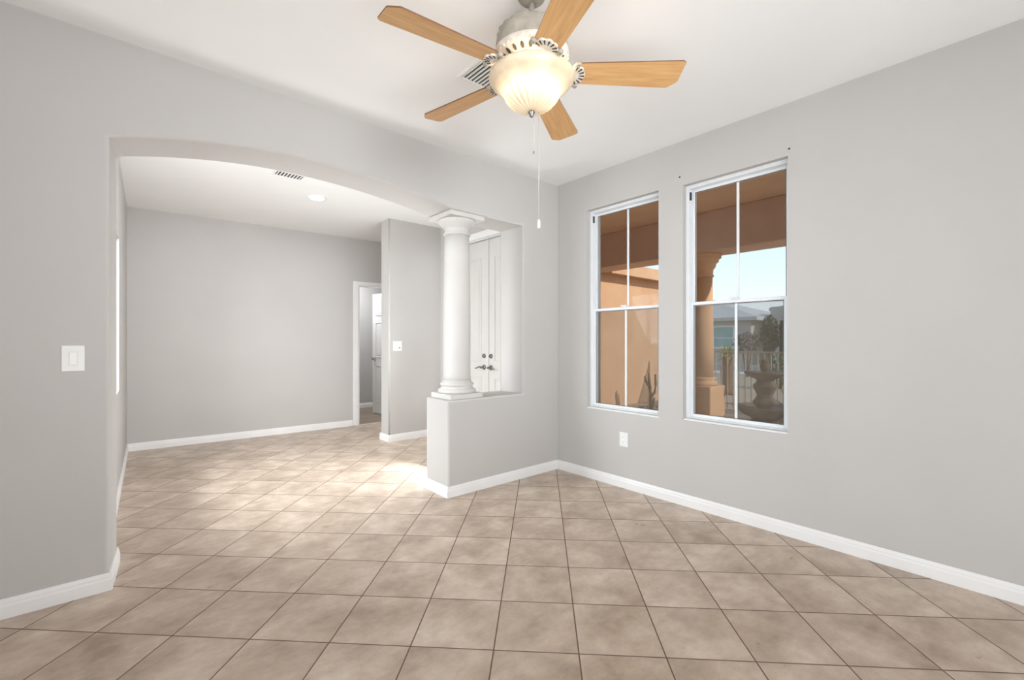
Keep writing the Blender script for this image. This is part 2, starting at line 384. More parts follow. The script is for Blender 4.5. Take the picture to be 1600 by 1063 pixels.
def lever(bm, side, flip=1):
    """rose, neck and wavy lever at origin; door face normal = side*y"""
    s = side
    vs0 = len(bm.verts)
    lathe(bm, [(0.0300, 0), (0.0315, .004), (0.028, .010), (0.014, .013), (0.0115, .045), (0.0125, .055)], 24)
    m_ = Matrix.Rotation(-PI/2*s, 4, 'X')
    bmesh.ops.transform(bm, matrix=m_, verts=bm.verts[:])
    y = s*.05
    tube(bm, [(0, y, 0), (.02*flip, y, .006), (.05*flip, y, .004), (.085*flip, y, -.008), (.115*flip, y, -.016)], [.010, .0095, .008, .007, .006], 10)
for s in (1, -1):
    bm = new(); lever(bm, s, -1); obj('door_handle', bm, M['nickel'], door3, loc=(w_-.07, s*.018, .93))

# entry double door in the window wall
e = bpy.data.objects.new('door_1', None); COL.objects.link(e); e.location = (0.07, 0.408, 0.012); e.rotation_euler = (0, 0, PI/2); e['kind'] = 'structure'; e['label'] = 'right leaf of the white double entry door, beside the half wall opening'
bm = new(); lw_ = 0.757
pn = [(.12, .637, .2, .80), (.12, .637, .98, 2.22)]
panel_door(bm, lw_, 2.42, .044, pn); obj('door_leaf', bm, M['door'], e)
bm = new(); lever(bm, 1, -1); obj('door_handle', bm, M['nickel'], e, loc=(lw_-.062, .022, .915))
bm = new(); lathe(bm, [(0.027, 0), (0.028, .006), (0.022, .014), (0.012, .016), (.011, .02)], 24); bmesh.ops.transform(bm, matrix=Matrix.Rotation(-PI/2, 4, 'X'), verts=bm.verts[:]); box(bm, -.004, .004, .016, .034, -.014, .014, .002)
obj('deadbolt', bm, M['nickel'], e, loc=(lw_-.062, .022, 1.05))
e = bpy.data.objects.new('door_2', None); COL.objects.link(e); e.location = (0.07, 1.928, 0.012); e.rotation_euler = (0, 0, -PI/2); e['kind'] = 'structure'; e['label'] = 'left leaf of the white double entry door, half hidden by the column'
bm = new(); panel_door(bm, lw_, 2.42, .044, pn); box(bm, lw_-.002, lw_+.03, -.032, -.022, 0, 2.42, .002); obj('door_leaf', bm, M['door'], e)
bm = new(); lever(bm, -1, -1); obj('door_handle', bm, M['nickel'], e, loc=(lw_-.062, -.022, .915))
bm = new(); lathe(bm, [(0.027, 0), (0.028, .006), (0.022, .014), (0.012, .016), (.011, .02)], 24); bmesh.ops.transform(bm, matrix=Matrix.Rotation(PI/2, 4, 'X'), verts=bm.verts[:]); box(bm, -.004, .004, -.034, -.016, -.014, .014, .002)
obj('deadbolt', bm, M['nickel'], e, loc=(lw_-.062, -.022, 1.05))
bm = new()
for (y0, y1, z0, z1) in ((.39, .408, 0, 2.44), (1.928, 1.946, 0, 2.44), (.39, 1.946, 2.44, 2.46)): box(bm, 0.02, .18, y0, y1, z0, z1)
box(bm, -.016, 0, .345, .40, 0, 2.45, .003); box(bm, -.016, 0, 1.936, 2.01, 0, 2.45, .003); box(bm, -.016, 0, .345, 2.01, 2.45, 2.53, .003)
struct('trim_entry', bm, M['trim'])

# ------------------------------------------------------------------ windows
def window(name, W, label):
    y0, y1, z0, z1 = W
    e = bpy.data.objects.new(name, None); COL.objects.link(e); e['kind'] = 'structure'; e['label'] = label; e.location = (0, (y0+y1)/2, z0)
    yc = (y0+y1)/2; hw = (y1-y0)/2; h = z1-z0
    zm = 1.516 - z0
    F = .022
    bm = new()
    for b_ in ((.055, .15, -hw, -hw+F, 0, h), (.055, .15, hw-F, hw, 0, h), (.055, .15, -hw+F, hw-F, 0, F), (.055, .15, -hw+F, hw-F, h-F, h)): box(bm, *b_, 0.002)
    box(bm, .048, .055, -hw, -hw+.010, 0, h); box(bm, .048, .055, hw-.010, hw, 0, h); box(bm, .048, .055, -hw+.01, hw-.01, h-.010, h); box(bm, .048, .055, -hw+.01, hw-.01, 0, .012)
    obj('window_frame', bm, M['vinyl'], e)
    def sash(nm, x0, x1, za, zb, s):
        bm = new(); a_ = hw-F
        for b_ in ((x0, x1, -a_, -a_+s, za, zb), (x0, x1, a_-s, a_, za, zb), (x0, x1, -a_+s, a_-s, za, za+s), (x0, x1, -a_+s, a_-s, zb-s, zb)): box(bm, *b_, 0.0025)
        so = obj(nm, bm, M['vinyl'], e)
        bm = new(); box(bm, (x0+x1)/2-.002, (x0+x1)/2+.002, -a_+s*.7, a_-s*.7, za+s*.7, zb-s*.7); obj('pane', bm, M['glass'], so)
        bm = new(); box(bm, (x0+x1)/2-.006, (x0+x1)/2+.006, -.0085, .0085, za+s*.8, zb-s*.8, .002); obj('muntin', bm, M['vinyl'], so)
        bm = new(); q = s+.0
        for b_ in ((x0+.002, x0+.006, -a_+q, -a_+q+.003, za+q, zb-q), (x0+.002, x0+.006, a_-q-.003, a_-q, za+q, zb-q), (x0+.002, x0+.006, -a_+q+.003, a_-q-.003, zb-q-.003, zb-q), (x0+.002, x0+.006, -a_+q+.003, a_-q-.003, za+q, za+q+.003)): box(bm, *b_)
        obj('gasket', bm, M['gasket'], so)
        return so
    up = sash('upper_sash', .105, .13, zm-.014, h-F, .020)
    lo = sash('lower_sash', .072, .100, F, zm+.014, .024)
    bm = new(); box(bm, .060, .085, -.03, .03, zm+.014, zm+.022, .003); box(bm, .060, .070, -.012, .045, zm+.022, zm+.030, .003); obj('sash_lock', bm, M['vinyl'], lo)
    bm = new(); box(bm, .135, .1365, -hw+F, hw-F, F, zm+.01); obj('insect_screen', bm, M['screen'], e)
    bm = new(); box(bm, .058, .072, hw-F-.012, hw-F, h-F-.085, h-F-.025, .001); obj('balance_cover', bm, M['gasket'], e)
    bm = new(); box(bm, 0.004, .060, -hw, hw, 0.0, .012, .003); obj('window_sill', bm, M['trim'], e)
    return e
window('window_1', W1, 'narrow white double-hung window nearer the room corner')
window('window_2', W2, 'white double-hung window farther from the corner, overlooking the fountain')
# far left window
e = bpy.data.objects.new('window_3', None); COL.objects.link(e); e['kind'] = 'structure'; e['label'] = 'bright white framed window at the left edge of the far room'
e.location = (FL0.x, FL0.y, 0); e.rotation_euler = (0, 0, math.atan2(LD.y, LD.x))
bm = new()
for b_ in ((.15, .19, .06, .14, .83, 2.08), (1.52, 1.56, .06, .14, .83, 2.08), (.19, 1.52, .06, .14, .83, .87), (.19, 1.52, .06, .14, 2.04, 2.08), (.84, .87, .07, .13, .87, 2.04)): box(bm, *b_, .003)
obj('window_frame', bm, M['vinyl'], e)
bm = new(); box(bm, .19, 1.52, .098, .102, .87, 2.04); obj('pane', bm, M['glass'], e)

# ------------------------------------------------------------------ column on the half wall
col = thing('column', 'round white column with square plinth and capital standing on the half wall', 'column', (-1.055, .172, ZSILL))
bm = new(); box(bm, -.162, .162, -.150, .150, 0.0, .042, .006, 2); obj('plinth', bm, M['column'], col)
bm = new(); lathe(bm, [(.15, .042), (.158, .050), (.160, .060), (.154, .072), (.138, .080), (.128, .092), (.129, .100), (.139, .106), (.142, .114), (.138, .124), (.124, .130), (.119, .150)], 64); obj('base', bm, M['column'], col)
Hc = ZH - ZSILL
bm = new(); lathe(bm, [(.119, .13), (.1145, .20), (.1145, .55), (.112, .9), (.106, 1.2), (.102, Hc-.16)], 64); obj('shaft', bm, M['column'], col)
bm = new(); lathe(bm, [(.102, Hc-.165), (.112, Hc-.160), (.115, Hc-.152), (.112, Hc-.144), (.103, Hc-.138), (.103, Hc-.108), (.114, Hc-.104), (.118, Hc-.096), (.130, Hc-.085), (.146, Hc-.070), (.156, Hc-.055), (.158, Hc-.044), (.154, Hc-.038)], 64); obj('capital', bm, M['column'], col)
bm = new(); box(bm, -.172, .172, -.165, .165, Hc-.038, Hc-.001, .005, 2); obj('abacus', bm, M['column'], col)

# ------------------------------------------------------------------ wall plates
def plate(name, label, cat, loc, rotz, w, h, kind):
    e = thing(name, label, cat, loc, rotz)     # local: x across, -y out of wall, z up
    bm = new(); box(bm, -w/2, w/2, -.006, 0, -h/2, h/2, .003, 2); obj('cover_plate', bm, M['plate'], e)
    if kind == 'rocker':
        bm = new(); box(bm, -.017, .017, -.0075, -.006, -.034, .034, .001); obj('switch_frame', bm, M['plate'], e)
        bm = new(); box(bm, -.014, .014, -.0115, -.0075, -.031, .031, .002); o = obj('rocker', bm, M['white'], e)
    if kind == 'outlet':
        bm = new(); box(bm, -.017, .017, -.009, -.006, -.034, .034, .002); old = set(bm.faces)
        for z in (-.019, .019):
            box(bm, -.007, -.005, -.0095, -.0088, z-.002, z+.006); box(bm, .005, .007, -.0095, -.0088, z-.002, z+.006); box(bm, -.002, .002, -.0095, -.0088, z-.009, z-.006)
        for f in bm.faces:
            if f not in old: f.material_index = 1
        obj('receptacle', bm, [M['white'], M['gasket']], e)
    if kind == 'double':
        for x in (-.023, .023):
            bm = new(); box(bm, x-.016, x+.016, -.009, -.006, -.034, .034, .002); obj('rocker', bm, M['white'], e)
        bm = new(); box(bm, .01, .034, -.0105, -.009, -.026, -.018, .001); obj('indicator', bm, M['gasket'], e, label='small dark marking at the lower right')
    return e
plate('light_switch', 'white single rocker light switch on the wall left of the arch', 'switch', (-3.361, 0, 1.151), 0, .081, .124, 'rocker')
plate('wall_switch', 'white double switch plate on the short wall behind the column', 'switch', (-0.622, 2.13, 1.176), 0, .118, .124, 'double')
plate('wall_outlet', 'white electrical outlet low on the wall below the narrower window', 'outlet', (0, -.762, .407), -PI/2, .084, .120, 'outlet')
for nm, y, z in (('screw_anchor', -1.262, 2.478), ('screw_anchor', -2.0, 2.452)):
    bm = new(); lathe(bm, [(.006, 0), (.006, .003), (.003, .004)], 10)
    o = obj(nm, bm, M['gasket'], loc=(0, y, z), rot=(0, -PI/2, 0)); tag(o, 'tiny grey screw hole plug left of the wider window head' if y > -1.5 else 'tiny grey screw hole plug above the right corner of the wider window', 'screw plug')

# ------------------------------------------------------------------ ceiling registers and downlight
reg = thing('ceiling_vent', 'white ceiling register with dark louvres behind the fan light', 'vent', (-1.625, -1.01, H))
bm = new(); wx, wy = .125, .15
for b_ in ((-wx, -wx+.018, -wy, wy), (wx-.018, wx, -wy, wy), (-wx+.018, wx-.018, -wy, -wy+.018), (-wx+.018, wx-.018, wy-.018, wy), (-wx+.018, wx-.018, -.075, -.055)): box(bm, b_[0], b_[1], b_[2], b_[3], -.010, 0, .002)
obj('frame', bm, M['white'], reg)
bm = new(); box(bm, -wx+.01, wx-.01, -wy+.01, wy-.01, -.002, -.0005); obj('backing', bm, M['hole'], reg)
for k in range(9):
    x = -wx+.026+k*.0245; bm = new(); box(bm, -.0045, .0045, -.055, wy-.018, -.009, -.003); obj('louvre', bm, M['white'], reg, loc=(x, 0, 0))
for k in range(3):
    y = -wy+.030+k*.018; bm = new(); box(bm, -wx+.018, wx-.018, -.0035, .0035, -.009, -.003); obj('louvre', bm, M['white'], reg, loc=(0, y, 0))
reg = thing('ceiling_vent', 'small white ceiling register seen just under the arch in the far room', 'vent', (-2.05, 1.40, H))
bm = new()
for b_ in ((-.13, -.11, -.08, .08), (.11, .13, -.08, .08), (-.11, .11, -.08, -.06), (-.11, .11, .06, .08)): box(bm, *b_, -.008, 0, .002)
obj('frame', bm, M['white'], reg)
bm = new(); box(bm, -.12, .12, -.07, .07, -.002, -.0005); obj('backing', bm, M['hole'], reg)
for k in range(8):
    bm = new(); box(bm, -.005, .005, -.06, .06, -.007, -.003); obj('louvre', bm, M['white'], reg, loc=(-.0945+k*.027, 0, 0))
dlg = thing('recessed_light', 'round recessed ceiling light glowing in the far room', 'light', (-1.654, 1.90, H))
bm = new(); lathe(bm, [(.072, 0), (.095, 0), (.095, -.006), (.088, -.010), (.072, -.010)], 40, caps=False); obj('trim_ring', bm, M['white'], dlg)
bm = new(); lathe(bm, [(.001, -.006), (.073, -.006), (.073, -.003), (.001, -.003)], 40, caps=False); obj('lens', bm, M['downlight'], dlg)

# ------------------------------------------------------------------ ceiling fan
CAMP = Vector((-3.1736, -2.98065, 1.23056)); YAW = 0.71465
Fv = Vector((math.sin(YAW), math.cos(YAW), 0)); Rv = Vector((math.cos(YAW), -math.sin(YAW), 0))
FX, FY = -1.853 + .026*.755, -1.549 - .026*.655
fan = thing('ceiling_fan', 'five blade ceiling fan with maple blades, antique white motor and glowing glass bowl light', 'ceiling fan', (FX, FY, H))
bm = new(); lathe(bm, [(.060, 0), (.062, -.007), (.058, -.016), (.046, -.027), (.028, -.034), (.018, -.036)], 40); obj('canopy', bm, M['antique_dark'], fan)
bm = new(); lathe(bm, [(.0125, -.04), (.0125, -.155)], 20); lathe(bm, [(.022, -.122), (.024, -.134), (.022, -.145)], 20); obj('downrod', bm, M['antique_dark'], fan)
# motor
bm = new(); lathe(bm, [(.030, -.105), (.075, -.112), (.115, -.128), (.142, -.150), (.150, -.156), (.148, -.164), (.152, -.170), (.156, -.200), (.156, -.232), (.150, -.244)], 96, mod=lambda a_, k, r, z: 1 + (.018*math.cos(20*a_) if 2 <= k <= 4 else 0)); obj('motor_housing', bm, M['antique_dark'], fan, loc=(0, 0, -.025))
bm = new(); lathe(bm, [(.154, -.234), (.163, -.240), (.165, -.250), (.160, -.262), (.150, -.268), (.112, -.286), (.108, -.291), (.085, -.293), (.085, -.300), (.04, -.302)], 64); vr = obj('vent_ring', bm, M['antique'], fan, loc=(0, 0, -.022))
for nm, N_, r0, r1, z0, z1, hw in (('vent_slot', 24, .120, .146, -.2825, -.2695, .0075), ('vent_slot', 18, .090, .106, -.2920, -.2905, .0060)):
    for k in range(N_):
        bm = new(); an = 2*PI*k/N_
        d_ = Vector((math.cos(an), math.sin(an), 0)); t_ = Vector((-d_.y, d_.x, 0))
        ring = []
        for j in range(10):
            q = 2*PI*j/10; rr = (r0+r1)/2 + (r1-r0)/2*math.cos(q); p = d_*rr + t_*(hw*math.sin(q)); zz = z0 + (z1-z0)*((rr-r0)/(r1-r0)) - .0018
            ring.append(bm.verts.new((p.x, p.y, zz)))
        bm.faces.new(ring); g_ = bmesh.ops.extrude_face_region(bm, geom=bm.faces[:]); bmesh.ops.translate(bm, vec=(0, 0, .003), verts=[v for v in g_['geom'] if isinstance(v, bmesh.types.BMVert)])
        obj(nm, bm, M['recess'], vr)
# rope bead moulding round the ring
bm = new()
for k in range(40):
    an = 2*PI*k/40; bmesh.ops.create_uvsphere(bm, u_segments=8, v_segments=5, radius=.0062, matrix=Matrix.Translation((.157*math.cos(an), .157*math.sin(an), -.2625)))
for f in bm.faces: f.smooth = True
obj('bead_moulding', bm, M['antique'], vr)
# light kit fitter and bowl
bm = new(); lathe(bm, [(.060, -.298), (.072, -.306), (.074, -.322), (.066, -.334), (.03, -.338)], 40); obj('light_fitter', bm, M['antique'], fan)
BO = -.372
nf = 96
prof = [(.160, .004), (.170, .011), (.180, .011), (.1865, .004), (.1855, -.006), (.178, -.018), (.164, -.030), (.148, -.041), (.134, -.053), (.123, -.067), (.114, -.083), (.102, -.101), (.084, -.119), (.060, -.133), (.030, -.142), (.004, -.145)]
def flute(a_, k, r, z):
    if z > -.050 or r < .02: return 1
    w = min(1, (-.050-z)/.03); return 1 + w*.05*math.cos(22*a_ + z*22)
bm = new(); lathe(bm, prof, nf*2, mod=flute, caps=False)
bowl = obj('glass_bowl', bm, M['bowl'], fan, loc=(0, 0, BO+0.006)); 
sol = bowl.modifiers.new('thick', 'SOLIDIFY'); sol.thickness = .004; sol.offset = -1
bm = new(); lathe(bm, [(.004, .006), (.014, .0), (.015, -.005), (.008, -.010), (.010, -.016), (.006, -.022), (.002, -.026)], 20); obj('finial', bm, M['nickel'], fan, loc=(0, 0, BO-.138))
bm = new(); lathe(bm, [(.006, -.33), (.006, BO-.13)], 12); obj('centre_rod', bm, M['nickel'], fan)
# blades
def blade_bm():
    bm = new(); r0, r1 = .195, .655
    out = [(r0, -.050), (r0+.01, -.056), (r1-.016, -.074), (r1-.010, -.073), (r1-.001, -.066), (r1, -.060), (r1, .034), (r1-.003, .042), (r1-.038, .073), (r1-.045, .074), (r0+.01, .056), (r0, .050)]
    A = [bm.verts.new((x, y, -.003)) for x, y in out]; B = [bm.verts.new((x, y, .003)) for x, y in out]
    bm.faces.new(A[::-1]); bm.faces.new(B)
    for i in range(len(out)):
        f = bm.faces.new((A[i], A[(i+1) % len(out)], B[(i+1) % len(out)], B[i])); f.material_index = 1
    return bm
def iron_bm():
    """ornate blade iron: arm from the hub, flaring to a shell-like scroll under the blade root"""
    bm = new()
    pts = [(.085, 0, .050), (.115, 0, .036), (.150, 0, .004), (.180, 0, -.008)]
    for a_, b_ in zip(pts, pts[1:]):
        wa, wb = .020+(a_[0]-.085)*.10, .020+(b_[0]-.085)*.10
        vs = [bm.verts.new(p) for p in ((a_[0], -wa, a_[2]), (a_[0], wa, a_[2]), (b_[0], wb, b_[2]), (b_[0], -wb, b_[2]), (a_[0], -wa, a_[2]-.006), (a_[0], wa, a_[2]-.006), (b_[0], wb, b_[2]-.006), (b_[0], -wb, b_[2]-.006))]
        for q in ((0, 1, 2, 3), (7, 6, 5, 4), (0, 3, 7, 4), (1, 5, 6, 2), (0, 4, 5, 1), (3, 2, 6, 7)): bm.faces.new([vs[i] for i in q])
    # shell: fan of lobes
    out = []
    N = 44
    for i in range(N+1):
        an = -1.55 + 3.1*i/N
        rr = .052 + .007*abs(math.cos(4.5*an*1.05))
        out.append((.178 + rr*math.cos(an)*.95, rr*math.sin(an)*.95))
    out = [(.165, -.018)] + out + [(.165, .018)]
    prism(bm, out, -.013, -.004)
    old = set(bm.faces)
    for i in range(7):
        an = -1.2 + 2.4*i/6; c, s = math.cos(an), math.sin(an)
        p0 = Vector((.178 + .030*c, .030*s, 0)); p1 = Vector((.178 + .050*c, .050*s, 0)); t_ = Vector((-s, c, 0))
        ring = [(p0 + t_*.0015), (p1 + t_*.004), (p1 + Vector((c, s, 0))*.003), (p1 - t_*.004), (p0 - t_*.0015)]
        prism(bm, [(p.x, p.y) for p in ring], -.0145, -.012)
    for f in bm.faces:
        if f not in old: f.material_index = 1
    return bm
def scroll_bm():
    bm = new()
    lathe(bm, [(.013, -.003), (.013, -.012), (.009, -.018), (.004, -.018), (.003, -.014)], 18)
    return bm
protos = None
for k in range(5):
    ang = math.radians((1, 70, 142, 214, 286)[k])         # 0 = camera right, measured towards depth
    dirv = Rv*math.cos(ang) + Fv*math.sin(ang)
    rz = math.atan2(dirv.y, dirv.x)
    rot = (math.radians(13), 0, 0)
    rm = (Matrix.Rotation(rz, 4, 'Z') @ Matrix.Rotation(math.radians(-12), 4, 'X')).to_euler()
    if protos is None:
        b_ = obj('blade', blade_bm(), [M['maple'], M['maple_edge']], fan)
        i_ = obj('blade_iron', iron_bm(), [M['antique'], M['recess']], b_)
        s_ = obj('scroll', scroll_bm(), M['antique_dark'], b_, loc=(.197, .058, 0)); s2_ = obj('scroll', scroll_bm(), M['antique_dark'], b_, loc=(.197, -.058, 0))
        protos = (b_, i_, s_, s2_); nb = b_
    else:
        nb = protos[0].copy(); COL.objects.link(nb); nb.parent = fan
        for c_ in protos[1:]:
            q = c_.copy(); COL.objects.link(q); q.parent = nb
    nb.location = (0, 0, -.340); nb.rotation_euler = rm
# pull chains
def chain(dx, zt, zb, fob):
    off = Rv*dx
    bm = new(); z = zt
    tube(bm, [(0, 0, zt), (0, 0, zb)], .0011, 6)
    zz = zt
    while zz > zb:
        bmesh.ops.create_icosphere(bm, subdivisions=1, radius=.0019, matrix=Matrix.Translation((0, 0, zz))); zz -= .012
    c = obj('pull_chain', bm, M['chain'], fan, loc=(off.x, off.y, 0))
    bm = new()
    if fob: lathe(bm, [(.002, .0), (.005, -.005), (.0065, -.014), (.0065, -.034), (.004, -.040)], 14)
    else: lathe(bm, [(.001, .004), (.004, 0), (.004, -.006), (.001, -.010)], 10)
    obj('chain_fob', bm, M['white'] if fob else M['nickel'], c, loc=(0, 0, zb))
chain(.010, -.50, -.685, False)
chain(.032, -.47, -.98, True)

# ------------------------------------------------------------------ outdoors
def gstruct(nm, bm, mat, label): return struct(nm, bm, mat, label)
bm = new(); box(bm, .2, 14.2, -14, 16, -.15, -.01); gstruct('ground_yard', bm, M['ground'], 'tan gravel front yard')
bm = new(); box(bm, .2, 3.0, -8, 2.15, -.01, .005); gstruct('floor_porch', bm, M['concrete'], 'porch slab')
bm = new(); box(bm, 14.2, 15.6, -30, 40, -.15, .02); gstruct('ground_sidewalk', bm, M['concrete'], 'pale sidewalk')
bm = new(); box(bm, 15.6, 20.5, -30, 40, -.15, -.03); gstruct('ground_street', bm, M['asphalt'], 'grey street')
bm = new(); box(bm, 20.5, 60, -40, 60, -.15, .0); gstruct('ground_far', bm, M['concrete'], 'pale neighbouring front yards')
bm = new(); box(bm, .2, 3.6, -8, 2.15, 3.06, 3.2); gstruct('ceiling_porch', bm, M['porch_ceiling'], 'terracotta stucco porch ceiling')
bm = new(); box(bm, 3.0, 3.48, -8, 2.15, 2.50, 3.06, .012, 2); gstruct('trim_porch_beam', bm, M['stucco_dark'], 'deep terracotta stucco porch beam')
bm = new(); box(bm, .2, 6.1, 2.15, 2.36, -.1, 2.5); gstruct('wall_wing', bm, M['stucco'], 'peach stucco side wall of the house wing')
bm = new(); box(bm, 0.2, 3.6, 2.15, 2.36, 2.5, 3.06); gstruct('wall_wing_upper', bm, M['stucco'], 'terracotta stucco above the porch side wall')
bm = new(); box(bm, 3.48, 6.15, 1.97, 2.36, 2.5, 2.56, .006); box(bm, 3.48, 6.15, 1.93, 1.97, 2.48, 2.70, .004); gstruct('trim_eave', bm, M['stucco'], 'stucco soffit and fascia over the side wall')
bm = new(); box(bm, 0.2, 0.26, -8, 2.15, 2.62, 3.06); gstruct('wall_porch', bm, M['stucco'], 'stucco above the windows outside')
# porch column and others along the beam
def porch_column(y, label):
    c = thing('porch_column', label, 'column', (3.24, y, 0))
    bm = new(); box(bm, -.24, .24, -.247, .247, 0, .595, .02, 2); obj('pier', bm, M['stucco'], c)
    bm = new(); lathe(bm, [(.215, .595), (.22, .62), (.215, .645), (.195, .655), (.19, .68), (.20, .695), (.195, .71), (.172, .72)], 40); obj('base', bm, M['stucco'], c)
    bm = new(); lathe(bm, [(.170, .71), (.168, 1.2), (.155, 2.20)], 40); obj('shaft', bm, M['stucco'], c)
    bm = new(); lathe(bm, [(.155, 2.17), (.172, 2.18), (.172, 2.20), (.160, 2.21), (.165, 2.28), (.19, 2.31), (.20, 2.34), (.205, 2.37), (.235, 2.39), (.24, 2.42), (.245, 2.435), (.27, 2.445), (.275, 2.50)], 40); obj('capital', bm, M['stucco'], c)
porch_column(.155, 'terracotta stucco porch column on a square pier outside the right window')

# fountain
ft = thing('fountain', 'dark stone two tier garden fountain outside the right window', 'fountain', (3.84, -.50, 0))
bm = new(); lathe(bm, [(.24, -.01), (.24, .03), (.20, .05), (.17, .09), (.19, .13), (.27, .17), (.33, .21), (.372, .255), (.385, .285), (.375, .30), (.345, .295), (.30, .262), (.05, .24)], 48, mod=lambda a_, k, r, z: 1+(.02*math.cos(20*a_) if 4 <= k <= 7 else 0)); obj('lower_basin', bm, M['stone'], ft)
bm = new(); lathe(bm, [(.10, .24), (.11, .29), (.145, .32), (.155, .36), (.125, .40), (.10, .45), (.115, .50), (.145, .56), (.15, .60), (.11, .64), (.10, .68)], 32, mod=lambda a_, k, r, z: 1+.05*math.cos(6*a_)); obj('pedestal', bm, M['stone'], ft)
bm = new(); lathe(bm, [(.09, .66), (.13, .69), (.20, .72), (.255, .76), (.268, .785), (.258, .80), (.235, .79), (.10, .75), (.02, .75)], 48, mod=lambda a_, k, r, z: 1+(.02*math.cos(16*a_) if 2 <= k <= 4 else 0)); obj('upper_basin', bm, M['stone'], ft)
bm = new(); lathe(bm, [(.05, .74), (.06, .77), (.045, .80), (.06, .83), (.068, .87), (.055, .91), (.045, .925), (.055, .94), (.045, .965), (.01, .985)], 24); obj('finial', bm, M['stone'], ft)

# iron fence
fe = thing('iron_fence', 'iron picket fence crossing the yard behind the fountain', 'fence', (5.2, -3.0, 0))
FLn_ = 4.7
for z in (.10, 1.045):
    bm = new(); box(bm, -.016, .016, 0, FLn_, z-.014, z+.014, .003); obj('rail', bm, M['iron'], fe)
p0 = None
for k in range(int(FLn_/.105)):
    if p0 is None:
        bm = new(); box(bm, -.008, .008, -.008, .008, 0, 1.03); p0 = obj('picket', bm, M['iron'], fe, loc=(0, .05, 0))
    else:
        q = p0.copy(); COL.objects.link(q); q.parent = fe; q.location = (0, .05+.105*k, 0)
for k in range(3):
    bm = new(); box(bm, -.025, .025, -.025, .025, -.01, 1.10, .004); obj('post', bm, M['iron'], fe, loc=(0, .0+k*FLn_/2, 0))

# plants
def leafy(bm, n, rx, ry, rz, cz, size, seed):
    rnd = random.Random(seed)
    for _ in range(n):
        while True:
            p = Vector((rnd.uniform(-1, 1), rnd.uniform(-1, 1), rnd.uniform(-1, 1)))
            if .35 < p.length < 1: break
        c = Vector((p.x*rx, p.y*ry, cz + p.z*rz)); e = Matrix.Rotation(rnd.uniform(0, 6.28), 3, 'Z') @ Matrix.Rotation(rnd.uniform(-1.2, 1.2), 3, 'X')
        s = size*rnd.uniform(.6, 1.3)
        vs = [bm.verts.new(c + e @ Vector(q)) for q in ((-s*.35, 0, 0), (0, -s, 0), (s*.35, 0, 0), (0, s, 0))]
        bm.faces.new(vs)
def bush(name, label, cat, loc, n, rx, ry, rz, cz, size, mat, seed, stems=5, flowers=0):
    e = thing(name, label, cat, loc)
    bm = new(); leafy(bm, n, rx, ry, rz, cz, size, seed); old = set(bm.faces)
    if flowers: leafy(bm, flowers, rx*1.05, ry*1.05, rz*1.05, cz, size*.8, seed+5)
    for f in bm.faces:
        if f not in old: f.material_index = 1
    obj('foliage', bm, [mat, M['flower']], e, normals=False)
    rnd = random.Random(seed+1); bm = new()
    for k in range(stems):
        a_ = 2*PI*k/stems; tube(bm, [(0.02*math.cos(a_), .02*math.sin(a_), 0), (rx*.3*math.cos(a_), ry*.3*math.sin(a_), cz*.7), (rx*.6*math.cos(a_), ry*.6*math.sin(a_), cz+rz*.3)], [.025, .018, .008], 6)
    obj('stem', bm, M['trunk'], e)
    return e
bush('flowering_bush', 'dark leafy bush with purple flowers before the tan house', 'bush', (13.2, 3.40, 0), 520, .46, .46, .36, 1.2, .07, M['leaf_dark'], 3, flowers=90)
bush('round_tree', 'dark rounded tree near the grey house porch', 'tree', (21.6, 5.55, 0), 1100, .55, .45, 1.0, 1.55, .13, M['leaf_dark'], 8)
bush('slim_tree', 'narrow dark tree at the right edge of the window view', 'tree', (21.6, 4.3, 0), 1100, .45, .42, 1.05, 1.6, .13, M['leaf_dark'], 9)
bush('green_shrub', 'low green shrub beyond the fence', 'shrub', (9.8, 1.25, 0), 700, .35, .35, .42, .5, .06, M['leaf_green'], 11)
# palm like yellow-green plant with brown trunk
pm = thing('yucca_plant', 'yellow-green spiky yucca on a stout brown trunk behind the fence', 'yucca', (7.5, 1.62, 0))
bm = new(); lathe(bm, [(.15, 0), (.13, .1), (.12, .3), (.13, .5), (.12, .75), (.11, .88)], 16, mod=lambda a_, k, r, z: 1+.06*math.cos(5*a_+k)); obj('trunk', bm, M['trunk'], pm)
def spikes(bm, n, L, z, w, seed, lo=.1, hi=1.3):
    rnd = random.Random(seed)
    for k in range(n):
        a_ = rnd.uniform(0, 2*PI); el = rnd.uniform(lo, hi); d_ = Vector((math.cos(a_)*math.cos(el), math.sin(a_)*math.cos(el), math.sin(el))); t_ = Vector((-math.sin(a_), math.cos(a_), 0))
        l = L*rnd.uniform(.7, 1.1); p = Vector((0, 0, z)); m_ = p + d_*l*.55 + Vector((0, 0, .02)); tip = p + d_*l + Vector((0, 0, -.12*l*math.cos(el)))
        vs = [bm.verts.new(v) for v in (p - t_*w*.5, p + t_*w*.5, m_ + t_*w, m_ - t_*w, tip)]
        bm.faces.new((vs[0], vs[1], vs[2], vs[3])); bm.faces.new((vs[3], vs[2], vs[4]))
bm = new(); spikes(bm, 90, .36, .86, .022, 5, -.3, 1.2); obj('leaves', bm, M['leaf_yellow'], pm, normals=False)
ag = thing('agave', 'pale green agave growing beside the fountain', 'agave', (4.7, -.62, 0))
bm = new(); spikes(bm, 26, .62, .02, .035, 6, .3, 1.25); obj('leaves', bm, M['agave'], ag, normals=False)
